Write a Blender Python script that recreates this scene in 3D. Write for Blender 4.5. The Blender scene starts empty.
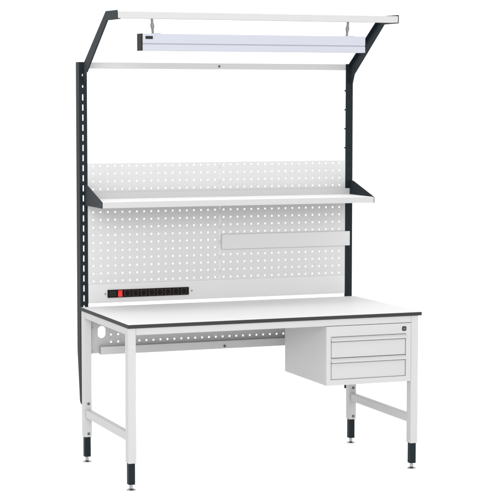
import bpy, bmesh, math
from mathutils import Vector, Matrix
S = bpy.context.scene
COL = S.collection
MM = 0.001

# ------------------------------------------------------------------ camera
CAM_LOC = Vector((-2556.2, -8147.8, 1821.3)) * MM
YAW, PITCH, ROLL = 0.3696, 0.0818, 0.0008
fw = Vector((math.sin(YAW)*math.cos(PITCH), math.cos(YAW)*math.cos(PITCH), -math.sin(PITCH)))
rt = Vector((math.cos(YAW), -math.sin(YAW), 0))
up = rt.cross(fw)
r2 = rt*math.cos(ROLL) + up*math.sin(ROLL)
u2 = -rt*math.sin(ROLL) + up*math.cos(ROLL)
cam = bpy.data.cameras.new('camera')
cam.sensor_width = 36.0
cam.lens = 36.0*1868.8/500.0
cam.clip_end = 500
camo = bpy.data.objects.new('camera', cam)
COL.objects.link(camo)
m = Matrix((r2, u2, -fw)).transposed().to_4x4()
m.translation = CAM_LOC
camo.matrix_world = m
S.camera = camo

# ------------------------------------------------------------------ studio light
W = bpy.data.worlds.new("World")
S.world = W
W.use_nodes = True
bgn = W.node_tree.nodes['Background']
bgn.inputs['Color'].default_value = (1, 1, 1, 1)
bgn.inputs['Strength'].default_value = 1.35

def softbox(name, loc, target, size, power, size_y=None):
    l = bpy.data.lights.new(name, 'AREA')
    l.energy = power
    l.size = size
    if size_y:
        l.shape = 'RECTANGLE'
        l.size_y = size_y
    o = bpy.data.objects.new(name, l)
    COL.objects.link(o)
    o.location = loc
    o.rotation_euler = (Vector(target)-Vector(loc)).to_track_quat('-Z', 'Y').to_euler()
    return o
softbox('front_softbox', (-4.2, -13.0, 5.0), (0.8, 0.3, 0.9), 6.6, 1150, 5.3)
softbox('overhead_softbox', (0.1, 0.1, 6.2), (0.6, 0.45, 0.8), 3.2, 75, 2.2)

S.view_settings.view_transform = 'Standard'
S.view_settings.look = 'None'
S.view_settings.exposure = 0
S.view_settings.gamma = 1

# ------------------------------------------------------------------ materials
def mat(name, col, rough=0.45, metal=0.0, bump=0.0, bscale=900.0, vary=0.0, spec=0.5):
    M = bpy.data.materials.new(name)
    M.use_nodes = True
    nt = M.node_tree
    b = nt.nodes['Principled BSDF']
    b.inputs['Roughness'].default_value = rough
    b.inputs['Metallic'].default_value = metal
    b.inputs['Specular IOR Level'].default_value = spec
    tc = nt.nodes.new('ShaderNodeTexCoord')
    n = nt.nodes.new('ShaderNodeTexNoise')
    n.inputs['Scale'].default_value = 7.0
    n.inputs['Detail'].default_value = 5.0
    nt.links.new(tc.outputs['Object'], n.inputs['Vector'])
    mx = nt.nodes.new('ShaderNodeMix')
    mx.data_type = 'RGBA'
    k = 1.0-vary
    mx.inputs[6].default_value = (col[0]*k, col[1]*k, col[2]*k, 1)
    mx.inputs[7].default_value = (min(col[0]*(1+vary), 1), min(col[1]*(1+vary), 1), min(col[2]*(1+vary), 1), 1)
    nt.links.new(n.outputs['Fac'], mx.inputs[0])
    nt.links.new(mx.outputs[2], b.inputs['Base Color'])
    if bump > 0:
        n2 = nt.nodes.new('ShaderNodeTexNoise')
        n2.inputs['Scale'].default_value = bscale
        n2.inputs['Detail'].default_value = 2.0
        nt.links.new(tc.outputs['Object'], n2.inputs['Vector'])
        bp = nt.nodes.new('ShaderNodeBump')
        bp.inputs['Strength'].default_value = bump
        bp.inputs['Distance'].default_value = 0.0004
        nt.links.new(n2.outputs['Fac'], bp.inputs['Height'])
        nt.links.new(bp.outputs['Normal'], b.inputs['Normal'])
    return M

PAINT = mat('light_grey_powder_coat', (0.395, 0.395, 0.395), 0.5, bump=0.10, vary=0.012, spec=0.2)
PANEL = mat('perforated_sheet_coat', (0.455, 0.455, 0.455), 0.55, bump=0.10, vary=0.012, spec=0.2)
BOARDLIT = mat('lit_panel_coat', (0.49, 0.49, 0.49), 0.55, bump=0.10, vary=0.012, spec=0.2)  # panel paint, lightened: bounce light low on the wall put into its colour
LAMINATE = mat('white_laminate', (0.60, 0.60, 0.60), 0.55, bump=0.05, vary=0.01, spec=0.06)
SHELFLIT = mat('lit_shelf_top_coat', (0.64, 0.64, 0.64), 0.55, bump=0.05, vary=0.01, spec=0.05)  # paler than the shelf paint: light falling on its top put into the colour
EDGE = mat('dark_grey_edge_band', (0.030, 0.030, 0.031), 0.6, vary=0.04, spec=0.12)
SLATE = mat('anthracite_powder_coat', (0.0065, 0.0115, 0.015), 0.55, bump=0.15, vary=0.05, spec=0.13)
LAMPWHITE = mat('pale_anodised_housing', (0.35, 0.362, 0.408), 0.45, vary=0.01, spec=0.4)
LAMPGROOVE = mat('grey_groove_strip', (0.28, 0.28, 0.33), 0.5)
CAPBLACK = mat('black_plastic_cap', (0.014, 0.014, 0.015), 0.5, spec=0.15)
STRIPBLACK = mat('black_socket_plastic', (0.006, 0.0052, 0.0052), 0.5, spec=0.04)
SOCKET = mat('dark_brown_socket_plastic', (0.030, 0.023, 0.023), 0.5, spec=0.05)
MODULE = mat('charcoal_module_plastic', (0.012, 0.012, 0.012), 0.5, spec=0.12)
RED = mat('red_switch_plastic', (0.62, 0.012, 0.010), 0.35)
STEEL = mat('zinc_steel', (0.36, 0.36, 0.37), 0.25, metal=1.0)
SCREW = mat('dark_screw_head', (0.10, 0.10, 0.10), 0.4, metal=0.6)
HOOK = mat('grey_steel_hook', (0.15, 0.15, 0.16), 0.5, metal=0.1)
FLOOR = mat('white_studio_floor', (0.96, 0.96, 0.96), 0.9, vary=0.002, spec=0.0)

# ------------------------------------------------------------------ mesh helpers (millimetres)
def box(bm, x0, x1, y0, y1, z0, z1):
    v = [bm.verts.new((x*MM, y*MM, z*MM)) for z in (z0, z1) for y in (y0, y1) for x in (x0, x1)]
    fs = []
    for q in ((0, 2, 3, 1), (4, 5, 7, 6), (0, 1, 5, 4), (2, 6, 7, 3), (0, 4, 6, 2), (1, 3, 7, 5)):
        fs.append(bm.faces.new([v[i] for i in q]))
    return fs

def prism_x(bm, pts, x0, x1):
    """outline in (y, z) extruded along x"""
    a = [bm.verts.new((x0*MM, p[0]*MM, p[1]*MM)) for p in pts]
    b = [bm.verts.new((x1*MM, p[0]*MM, p[1]*MM)) for p in pts]
    bm.faces.new(a)
    bm.faces.new(b[::-1])
    n = len(pts)
    for i in range(n):
        j = (i+1) % n
        bm.faces.new((a[j], a[i], b[i], b[j]))

def lathe(bm, prof, c, axis='z', seg=24, cap=True):
    """profile of (radius, height) round an axis through c"""
    rings = []
    for r, h in prof:
        ring = []
        for k in range(seg):
            a = 2*math.pi*k/seg
            if axis == 'z':
                p = (c[0]+r*math.cos(a), c[1]+r*math.sin(a), c[2]+h)
            elif axis == 'y':
                p = (c[0]+r*math.cos(a), c[1]-h, c[2]+r*math.sin(a))
            else:
                p = (c[0]+h, c[1]+r*math.cos(a), c[2]+r*math.sin(a))
            ring.append(bm.verts.new((p[0]*MM, p[1]*MM, p[2]*MM)))
        rings.append(ring)
    for i in range(len(rings)-1):
        for k in range(seg):
            j = (k+1) % seg
            bm.faces.new((rings[i][k], rings[i][j], rings[i+1][j], rings[i+1][k]))
    if cap:
        bm.faces.new(rings[0][::-1])
        bm.faces.new(rings[-1])

def sheet_xz(bm, xs, zs, hole, y0, y1):
    """flat plate y0..y1 made of grid cells; hole(i, k) cells are left open"""
    nx, nz = len(xs), len(zs)
    F = [[bm.verts.new((x*MM, y0*MM, z*MM)) for z in zs] for x in xs]
    B = [[bm.verts.new((x*MM, y1*MM, z*MM)) for z in zs] for x in xs]
    solid = lambda i, k: 0 <= i < nx-1 and 0 <= k < nz-1 and not hole(i, k)
    for i in range(nx-1):
        for k in range(nz-1):
            if not solid(i, k):
                continue
            bm.faces.new((F[i][k], F[i+1][k], F[i+1][k+1], F[i][k+1]))
            bm.faces.new((B[i][k+1], B[i+1][k+1], B[i+1][k], B[i][k]))
            if not solid(i-1, k):
                bm.faces.new((F[i][k], F[i][k+1], B[i][k+1], B[i][k]))
            if not solid(i+1, k):
                bm.faces.new((F[i+1][k+1], F[i+1][k], B[i+1][k], B[i+1][k+1]))
            if not solid(i, k-1):
                bm.faces.new((F[i+1][k], F[i][k], B[i][k], B[i+1][k]))
            if not solid(i, k+1):
                bm.faces.new((F[i][k+1], F[i+1][k+1], B[i+1][k+1], B[i][k+1]))
    for v in [v for v in bm.verts if not v.link_faces]:
        bm.verts.remove(v)

def obj(name, bm, material, parent=None, bevel=0.0, smooth=False, org=None):
    bmesh.ops.recalc_face_normals(bm, faces=bm.faces[:])
    me = bpy.data.meshes.new(name)
    bm.to_mesh(me)
    bm.free()
    me.materials.append(material)
    o = bpy.data.objects.new(name, me)
    COL.objects.link(o)
    if smooth:
        for p in me.polygons:
            p.use_smooth = True
        es = o.modifiers.new('edges', 'EDGE_SPLIT')
        es.split_angle = math.radians(40)
    if bevel > 0:
        b = o.modifiers.new('bevel', 'BEVEL')
        b.width = bevel*MM
        b.segments = 3
        b.limit_method = 'ANGLE'
        b.angle_limit = math.radians(40)
        b.harden_normals = True
        for p in me.polygons:
            p.use_smooth = True
    if parent is not None:
        o.parent = parent
    return o

def B():
    return bmesh.new()

def thing(name, label, cat):
    o = bpy.data.objects.new(name, None)
    o.empty_display_size = 0.1
    COL.objects.link(o)
    o['label'] = label
    o['category'] = cat
    return o

def screw(parent, x, y, z, r=6, h=4, material=None, name='screw'):
    b = B()
    lathe(b, [(r, 0), (r, h*0.55), (r*0.72, h), (r*0.4, h), (r*0.36, h*0.45)], (x, y, z), 'y', 20)
    return obj(name, b, material or SCREW, parent, smooth=True)

# ------------------------------------------------------------------ the surface it stands on
b = B()
vs = [b.verts.new(p) for p in ((-60, -60, 0), (60, -60, 0), (60, 60, 0), (-60, 60, 0))]
b.faces.new(vs)
fl = obj('floor', b, FLOOR)
fl['kind'] = 'structure'

# ------------------------------------------------------------------ workbench
bench = thing('workbench', 'light grey assembly workbench with white tabletop, perforated back panels and anthracite uprights', 'workbench')

T = 776.0
TH = 17.0
# tabletop and its dark edge band
b = B(); box(b, 2.5, 1497.5, 2.5, 786.5, T-TH, T)
top = obj('tabletop', b, LAMINATE, bench)
b = B()
o_ = [(0, 0), (1500, 0), (1500, 789), (0, 789)]
i_ = [(2.4, 2.4), (1497.6, 2.4), (1497.6, 786.6), (2.4, 786.6)]
z0, z1 = T-TH+0.2, T-0.3
vv = [[b.verts.new((p[0]*MM, p[1]*MM, z*MM)) for p in P] for P, z in ((o_, z0), (o_, z1), (i_, z1), (i_, z0))]
for r in range(4):
    s = (r+1) % 4
    for k in range(4):
        j = (k+1) % 4
        b.faces.new((vv[r][k], vv[r][j], vv[s][j], vv[s][k]))
obj('edge_band', b, EDGE, top, bevel=0.8)

# legs with black height inserts and levelling feet
LEGX = ((3.0, 41.0), (1448.5, 1486.5))
def leg(x0, x1, y0, y1, screws):
    b = B(); box(b, x0, x1, y0, y1, 128, T-TH-0.5)
    l = obj('leg', b, PAINT, bench, bevel=2.5)
    cx, cy = (x0+x1)/2, (y0+y1)/2
    b = B(); box(b, cx-15.5, cx+15.5, cy-15.5, cy+15.5, 27, 127.6)
    obj('leg_insert', b, SLATE, l, bevel=2.0)
    b = B()
    lathe(b, [(21.5, 0), (21.5, 2.5), (18, 5), (9, 8.5), (9, 11), (6, 11), (6, 15)], (cx, cy, 0), 'z', 28)
    lathe(b, [(10.5, 15), (10.5, 20)], (cx, cy, 0), 'z', 6)
    lathe(b, [(6, 20), (6, 28)], (cx, cy, 0), 'z', 20)
    obj('levelling_foot', b, STEEL, l, smooth=True)
    for z in screws:
        screw(l, cx+2, y0, z, 7, 4)
    return l
for x0, x1 in LEGX:
    leg(x0, x1, 10, 58, ())
    leg(x0, x1, 738, 786, (296, 145))

# frame under the top
def rail(name, x0, x1, y0, y1, z0, z1, bev=2.0, material=PAINT, parent=bench):
    b = B(); box(b, x0, x1, y0, y1, z0, z1)
    return obj(name, b, material, parent, bevel=bev)
rail('apron', 41.3, 1448.2, 10.5, 45, 726, T-TH-0.6)
rail('apron', 41.3, 1448.2, 755, 777, 726, T-TH-0.6)
for x0, x1 in LEGX:
    rail('apron', x0+0.6, x1-0.6, 58.3, 737.7, 726, T-TH-0.6)
for x0, x1 in LEGX:
    rail('stretcher', x0+5, x1-3, 58.2, 737.8, 227, 267, 4.0)

# cable tray at the back under the top
PX = [155+37.3*i for i in range(35) if i != 2]
PZ = [596.2, 632.9]
ovx0, ovx1, ovz0, ovz1 = 86.0, 126.0, 617.5, 678.0
h = 4.6
xs = [46.0]
ov = [ovx0+ (ovx1-ovx0)*k/12 for k in range(13)]
xs = [44.0]+ov
for x in PX:
    if x+h < 1440:
        xs += [x-h, x+h]
xs.append(1446.0)
zs = [541.7, PZ[0]-h, PZ[0]+h, ovz0, PZ[1]-h, PZ[1]+h, ovz1, 725.0]
def phole(i, k):
    if i < 14:
        return False
    return (i-14) % 2 == 0 and k in (1, 4) and i < len(xs)-2
b = B()
# plate in two pieces: a left piece carrying the oval cut-out, the rest with the hole rows
def oval_plate(bm, x0, x1, z0, z1, cx, rx, zc0, zc1, y0, y1, seg=14):
    # outline of the slot: two half circles of radius rx
    pts = []
    for k in range(seg+1):
        a = math.pi*k/seg
        pts.append((cx+rx*math.cos(a), zc1-rx+rx*math.sin(a)))
    for k in range(seg+1):
        a = math.pi+math.pi*k/seg
        pts.append((cx+rx*math.cos(a), zc0+rx+rx*math.sin(a)))
    mid = (zc0+zc1)/2
    def outer(p):
        dx, dz = p[0]-cx, p[1]-mid
        t = 1e9
        if dx > 1e-6: t = min(t, (x1-cx)/dx)
        if dx < -1e-6: t = min(t, (x0-cx)/dx)
        if dz > 1e-6: t = min(t, (z1-mid)/dz)
        if dz < -1e-6: t = min(t, (z0-mid)/dz)
        return (cx+dx*t, mid+dz*t)
    # add exact corners by snapping the nearest outer point to each corner
    outs = [outer(p) for p in pts]
    for c in ((x0, z0), (x1, z0), (x1, z1), (x0, z1)):
        n = min(range(len(outs)), key=lambda q: (outs[q][0]-c[0])**2+(outs[q][1]-c[1])**2)
        outs[n] = c
    n = len(pts)
    vi = [[bm.verts.new((p[0]*MM, y*MM, p[1]*MM)) for p in pts] for y in (y0, y1)]
    vo = [[bm.verts.new((p[0]*MM, y*MM, p[1]*MM)) for p in outs] for y in (y0, y1)]
    for k in range(n):
        j = (k+1) % n
        bm.faces.new((vi[0][k], vi[0][j], vo[0][j], vo[0][k]))
        bm.faces.new((vi[1][j], vi[1][k], vo[1][k], vo[1][j]))
        bm.faces.new((vi[0][j], vi[0][k], vi[1][k], vi[1][j]))
        bm.faces.new((vo[0][k], vo[0][j], vo[1][j], vo[1][k]))
YT0, YT1 = 778.0, 780.0
oval_plate(b, 44.0, 138.0, 541.7, 725.0, 106.0, 20.0, 617.5, 678.0, YT0, YT1)
xs = [138.0]
for x in PX:
    if x+h < 1440:
        xs += [x-h, x+h]
xs.append(1446.0)
zs = [541.7, PZ[0]-h, PZ[0]+h, PZ[1]-h, PZ[1]+h, 725.0]
sheet_xz(b, xs, zs, lambda i, k: i % 2 == 1 and k in (1, 3), YT0, YT1)
tray = obj('cable_tray', b, PAINT, bench)
b = B()
box(b, 92, 1440, 745, 747, 538, 577)
box(b, 92, 1440, 747.2, 777.8, 538, 540)
box(b, 92, 94, 747.2, 777.8, 540.2, 577)
obj('tray_lip', b, PAINT, tray, bevel=0.6)
screw(tray, 750, 745, 551, 6.5, 5)
for z in (550, 672):
    screw(tray, 60, YT0, z, 6, 3, PAINT)

# ------------------------------------------------------------------ uprights
UX = ((4.0, 44.5, 1), (1486.5, 1446.0, -1))
UTOP, UBOT = 1992.0, 285.0
def upright(xo, xi, s):
    b = B()
    sc = xo+s*18.5
    xsl = sorted([xo, sc-3.2, sc+3.2, xi])
    zsl = [UBOT]
    z = 1817.5
    slots = []
    while z > UBOT+60:
        slots.append(z); z -= 50.0
    for z in reversed(slots):
        zsl += [z-15, z+15]
    zsl += [1866, 1877, 1922, 1933, UTOP]
    sheet_xz(b, xsl, zsl, lambda i, k: i == 1 and k % 2 == 1, 800, 802.5)
    side = [(802.7, UTOP), (858, UTOP), (863, 560), (824, 296), (802.7, UBOT+1)]
    prism_x(b, side, xo, xo+s*2.5)
    prism_x(b, [(855.5, UTOP), (858, UTOP), (862.9, 565), (860.4, 565)], xo+s*2.7, xo+s*16)
    o = obj('upright', b, SLATE, bench)
    bv = o.modifiers.new('bevel', 'BEVEL'); bv.width = 0.5*MM; bv.segments = 1
    return o
ups = [upright(*u) for u in UX]
for z in (1853, 1754, 1655, 1556):
    b = B(); lathe(b, [(2.5, -3.5), (4, -2.5), (4, 1.5)], (1445.0, 806, z), 'x', 16)
    obj('bolt', b, SLATE, ups[1], smooth=True)

# cantilever arms
ARM = [(217, 2184), (217, 2223), (402, 2225), (797, 1976), (797, 1888), (762, 1888), (735, 1942), (380, 2184)]
def arm(x, s):
    b = B()
    prism_x(b, ARM, x, x+s*3)
    # folded flange along the upper edge and under the tip
    prism_x(b, [(404, 2223.5), (797, 1976), (797, 1973), (404, 2220.5)], x+s*3.1, x+s*20)
    prism_x(b, [(219, 2184), (380, 2184), (380, 2181.5), (219, 2181.5)], x+s*0.2, x+s*18)
    prism_x(b, [(380, 2184), (735, 1942), (733, 1940), (378.5, 2181.8)], x+s*0.2, x+s*7)
    o = obj('support_arm', b, SLATE, bench)
    bv = o.modifiers.new('bevel', 'BEVEL'); bv.width = 0.5*MM; bv.segments = 1
    return o
arms = [arm(22, 1), arm(1469, -1)]
rail('top_beam', 26, 1465.5, 218, 256, 2185, 2217, 2.0)
cb = rail('crossbar', 45.5, 1445.5, 800.5, 826, 1960, 1991, 1.5)
screw(cb, 742, 800.5, 1975, 6, 3)

# ------------------------------------------------------------------ back panels
HH = 4.3
def perforated(x0, x1, c0):
    b = B()
    xs = [x0]
    for i in range(18):
        c = c0+38.0*i
        xs += [c-HH, c+HH]
    xs.append(x1)
    zs = [889.5]
    for k in range(16):
        c = 901.0+38.4*k
        zs += [c-HH, c+HH]
    zs.append(1490.0)
    sheet_xz(b, xs, zs, lambda i, k: i % 2 == 1 and k % 2 == 1, 801.0, 802.4)
    box(b, x0+0.2, x1-0.2, 802.6, 815, 1488.4, 1489.9)
    box(b, x0+0.2, x1-0.2, 802.6, 815, 889.6, 891.2)
    return obj('perforated_panel', b, PANEL, bench)
perforated(45.2, 744.3, 73.0)
perforated(745.8, 1445.2, 766.0)
for k in range(8):
    z = 915+38.4*2*k
    b = B()
    box(b, 735, 756, 803, 804.5, z, z+22)
    obj('joint_strap', b, PANEL, bench)

rail('backboard', 45.3, 1445.2, 800.0, 814, 791, 887.6, 1.0, BOARDLIT)
back = bpy.data.objects['backboard']
screw(back, 133, 800, 836, 4, 2.5, HOOK)
screw(back, 592, 800, 836, 4, 2.5, HOOK)

# power strip let into the backboard
b = B(); box(b, 144, 574, 792, 799.8, 817, 856)
strip = obj('power_strip', b, STRIPBLACK, bench, bevel=1.5)
b = B(); box(b, 150, 188, 790.6, 791.8, 822, 851)
obj('cover_plate', b, MODULE, strip, bevel=0.5)
b = B(); prism_x(b, [(791.8, 820.5), (788.2, 820.5), (789.8, 836), (786.0, 853.0), (791.8, 853.0)], 196.5, 219)
obj('rocker_switch', b, RED, strip, bevel=0.8)
for k in range(8):
    cx = 245.5+43.0*k
    b = B()
    box(b, cx-17, cx+17, 790.6, 791.8, 821, 852)
    lathe(b, [(14.5, 0), (14.5, 1.6), (13, 2.0), (12.4, 1.6), (12.4, 0.4)], (cx, 790.5, 836.5), 'y', 28)
    for dx in (-5, 5):
        lathe(b, [(2.2, 0.5), (2.2, 0.9), (1.2, 0.9)], (cx+dx, 790.5, 836.5), 'y', 12)
    so = obj('socket', b, SOCKET, strip, bevel=0.4)
    so.data.materials.append(STRIPBLACK)
    for p in so.data.polygons:
        c = p.center
        if abs(p.normal.y) > 0.9 and len(p.vertices) == 28 and c.y*1000 < 790.6:
            p.material_index = 1

# ------------------------------------------------------------------ shelf
b = B()
box(b, 27.2, 1463.8, 487.3, 783.8, 1309, 1311)
box(b, 27.2, 1463.8, 484.5, 487, 1285, 1313.6)
box(b, 27.2, 1463.8, 784, 786, 1309, 1345)
box(b, 27.2, 1463.8, 487.2, 500, 1285, 1287)
shelf = obj('shelf', b, PAINT, bench)
bv = shelf.modifiers.new('bevel', 'BEVEL'); bv.width = 0.6*MM; bv.segments = 2
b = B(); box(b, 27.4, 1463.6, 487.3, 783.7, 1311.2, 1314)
obj('shelf_surface', b, SHELFLIT, shelf)  # thin sheet added to carry the lit tone of the shelf top
for x, s in ((24, 1), (1467, -1)):
    b = B()
    prism_x(b, [(484, 1284), (484, 1314), (742, 1386), (797, 1386), (797, 1284)], x, x+s*3)
    o = obj('shelf_bracket', b, SLATE, shelf)
    bv = o.modifiers.new('bevel', 'BEVEL'); bv.width = 0.5*MM; bv.segments = 1
    if s == 1:
        b = B(); lathe(b, [(4, 0), (4, 2)], (x-2, 507, 1300), 'x', 14)
        obj('screw', b, SCREW, shelf, smooth=True)

# tool rail on the right-hand panel
b = B()
box(b, 753, 1469, 791, 793, 1044, 1119)
box(b, 753, 1469, 793.1, 799.5, 1117, 1119)
box(b, 753, 1469, 793.1, 799.5, 1044, 1046)
rl = obj('tool_rail', b, PANEL, bench)
bv = rl.modifiers.new('bevel', 'BEVEL'); bv.width = 0.6*MM; bv.segments = 2

# ------------------------------------------------------------------ drawer cabinet hung under the top
cab = thing('drawer_cabinet', 'light grey two-drawer cabinet with black lock, hung under right end of tabletop', 'drawer cabinet')
X0, X1, Y0, Y1, Z0, Z1 = 998.0, 1447.6, 12.0, 536.0, 437.0, 723.5
DX0, DX1, DZ0, DZ1 = 1022.0, 1421.0, 464.0, 673.0
b = B()
box(b, X0, DX0, Y0, Y0+20, Z0, Z1)
box(b, DX1, X1, Y0, Y0+20, Z0, Z1)
box(b, DX0+0.001, DX1-0.001, Y0+0.01, Y0+20, Z0+0.01, DZ0)
box(b, DX0+0.001, DX1-0.001, Y0+0.01, Y0+20, DZ1, Z1-0.01)
bmesh.ops.remove_doubles(b, verts=b.verts[:], dist=0.00002)
box(b, X0+0.02, X0+2, Y0+20.1, Y1, Z0+0.02, Z1-0.02)
box(b, X1-2, X1-0.02, Y0+20.1, Y1, Z0+0.02, Z1-0.02)
box(b, X0+2.1, X1-2.1, Y0+20.1, Y1-2.1, Z1-2.2, Z1-0.1)
box(b, X0+2.1, X1-2.1, Y0+20.1, Y1-2.1, Z0+0.1, Z0+2.2)
box(b, X0+2.1, X1-2.1, Y1-2, Y1, Z0+0.1, Z1-0.1)
obj('cabinet_body', b, PAINT, cab)
ZM = 568.5
for zb, zt in ((DZ0+1.5, ZM-1.5), (ZM+1.5, DZ1-2.5)):
    b = B()
    box(b, DX0+4.5, DX1-2.0, Y0+4, Y0+18, zb, zt-24)
    d = obj('drawer', b, PAINT, cab, bevel=1.0)
    b = B()
    prism_x(b, [(Y0+18, zt), (Y0+6, zt), (Y0-9, zt-13), (Y0-10, zt-15), (Y0-10, zt-19), (Y0-7.5, zt-20.5), (Y0+18, zt-20.5)], DX0+1.0, DX1-1.0)
    obj('handle', b, PAINT, d, bevel=0.8)
b = B()
_out = []
for _cx, _cz, _a in ((1415.5, 702, 0), (1405.5, 702, 90), (1405.5, 692, 180), (1415.5, 692, 270)):
    for _k in range(5):
        _t = math.radians(_a+22.5*_k)
        _out.append((_cx+6*math.cos(_t), _cz+6*math.sin(_t)))
_f = [b.verts.new((p[0]*MM, (Y0-3.5)*MM, p[1]*MM)) for p in _out]
_g = [b.verts.new((p[0]*MM, (Y0-0.2)*MM, p[1]*MM)) for p in _out]
b.faces.new(_f); b.faces.new(_g[::-1])
for _k in range(20):
    _j = (_k+1) % 20
    b.faces.new((_f[_k], _f[_j], _g[_j], _g[_k]))
lk = obj('lock', b, CAPBLACK, cab, bevel=1.2)
b = B()
lathe(b, [(7, 0), (7, 1.5), (6, 2.2), (2, 2.2)], (1410.5, Y0-3.3, 697), 'y', 24)
obj('key_cylinder', b, SCREW, lk, smooth=True)

# ------------------------------------------------------------------ lamp hanging from the top beam
lamp = thing('hanging_lamp', 'long pale lilac-white linear lamp with black ribbed end cap hung from the top beam', 'lamp')
LX0, LX1, LY0, LY1, LZ0, LZ1 = 138.0, 1284.0, 208.0, 272.0, 2036.0, 2115.0
b = B()
box(b, LX0+5, LX1, LY0, LY1, 2070.0, LZ1)
box(b, LX0+5, LX1, LY0, LY1, LZ0, 2065.5)
obj('housing', b, LAMPWHITE, lamp, bevel=1.5)
rail('groove', LX0+5, LX1-1, LY0+3, LY1-3, 2065.6, 2069.9, 0.0, LAMPGROOVE, lamp)
for x0, x1 in ((LX0-3, LX0+4.8),):
    b = B()
    box(b, x0+1.5, x1, LY0-0.6, LY1+0.6, LZ0-0.5, LZ1+0.5)
    if x0 < 500:
        for k in range(9):
            z = LZ0+3+k*8.6
            box(b, x0-0.2, x0+1.4, LY0+1, LY1-1, z, z+4.6)
    obj('end_cap', b, CAPBLACK, lamp, bevel=0.6)
b = B(); box(b, 157, 193, LY0-1.2, LY0-0.1, 2090, 2104)
obj('name_plate', b, CAPBLACK, lamp, bevel=0.4)
for cx, tilt in ((204, 5), (1199, -6)):
    b = B()
    prof = [(5.5, 0), (5.5, 16), (6.5, 24), (9, 33), (9.5, 40), (7.5, 48), (6, 56), (6, 71)]
    n0 = len(b.verts)
    lathe(b, prof, (cx, 240, 2114.5), 'z', 16)
    for v in b.verts:
        v.co.x -= tilt*MM*((v.co.z/MM-2114.5)/70.0)
    obj('hanger', b, HOOK, lamp, smooth=True)
    b = B(); box(b, cx-6, cx+34, 226, 254, 2115.2, 2118)
    obj('hanger_plate', b, LAMPWHITE, lamp, bevel=0.8)
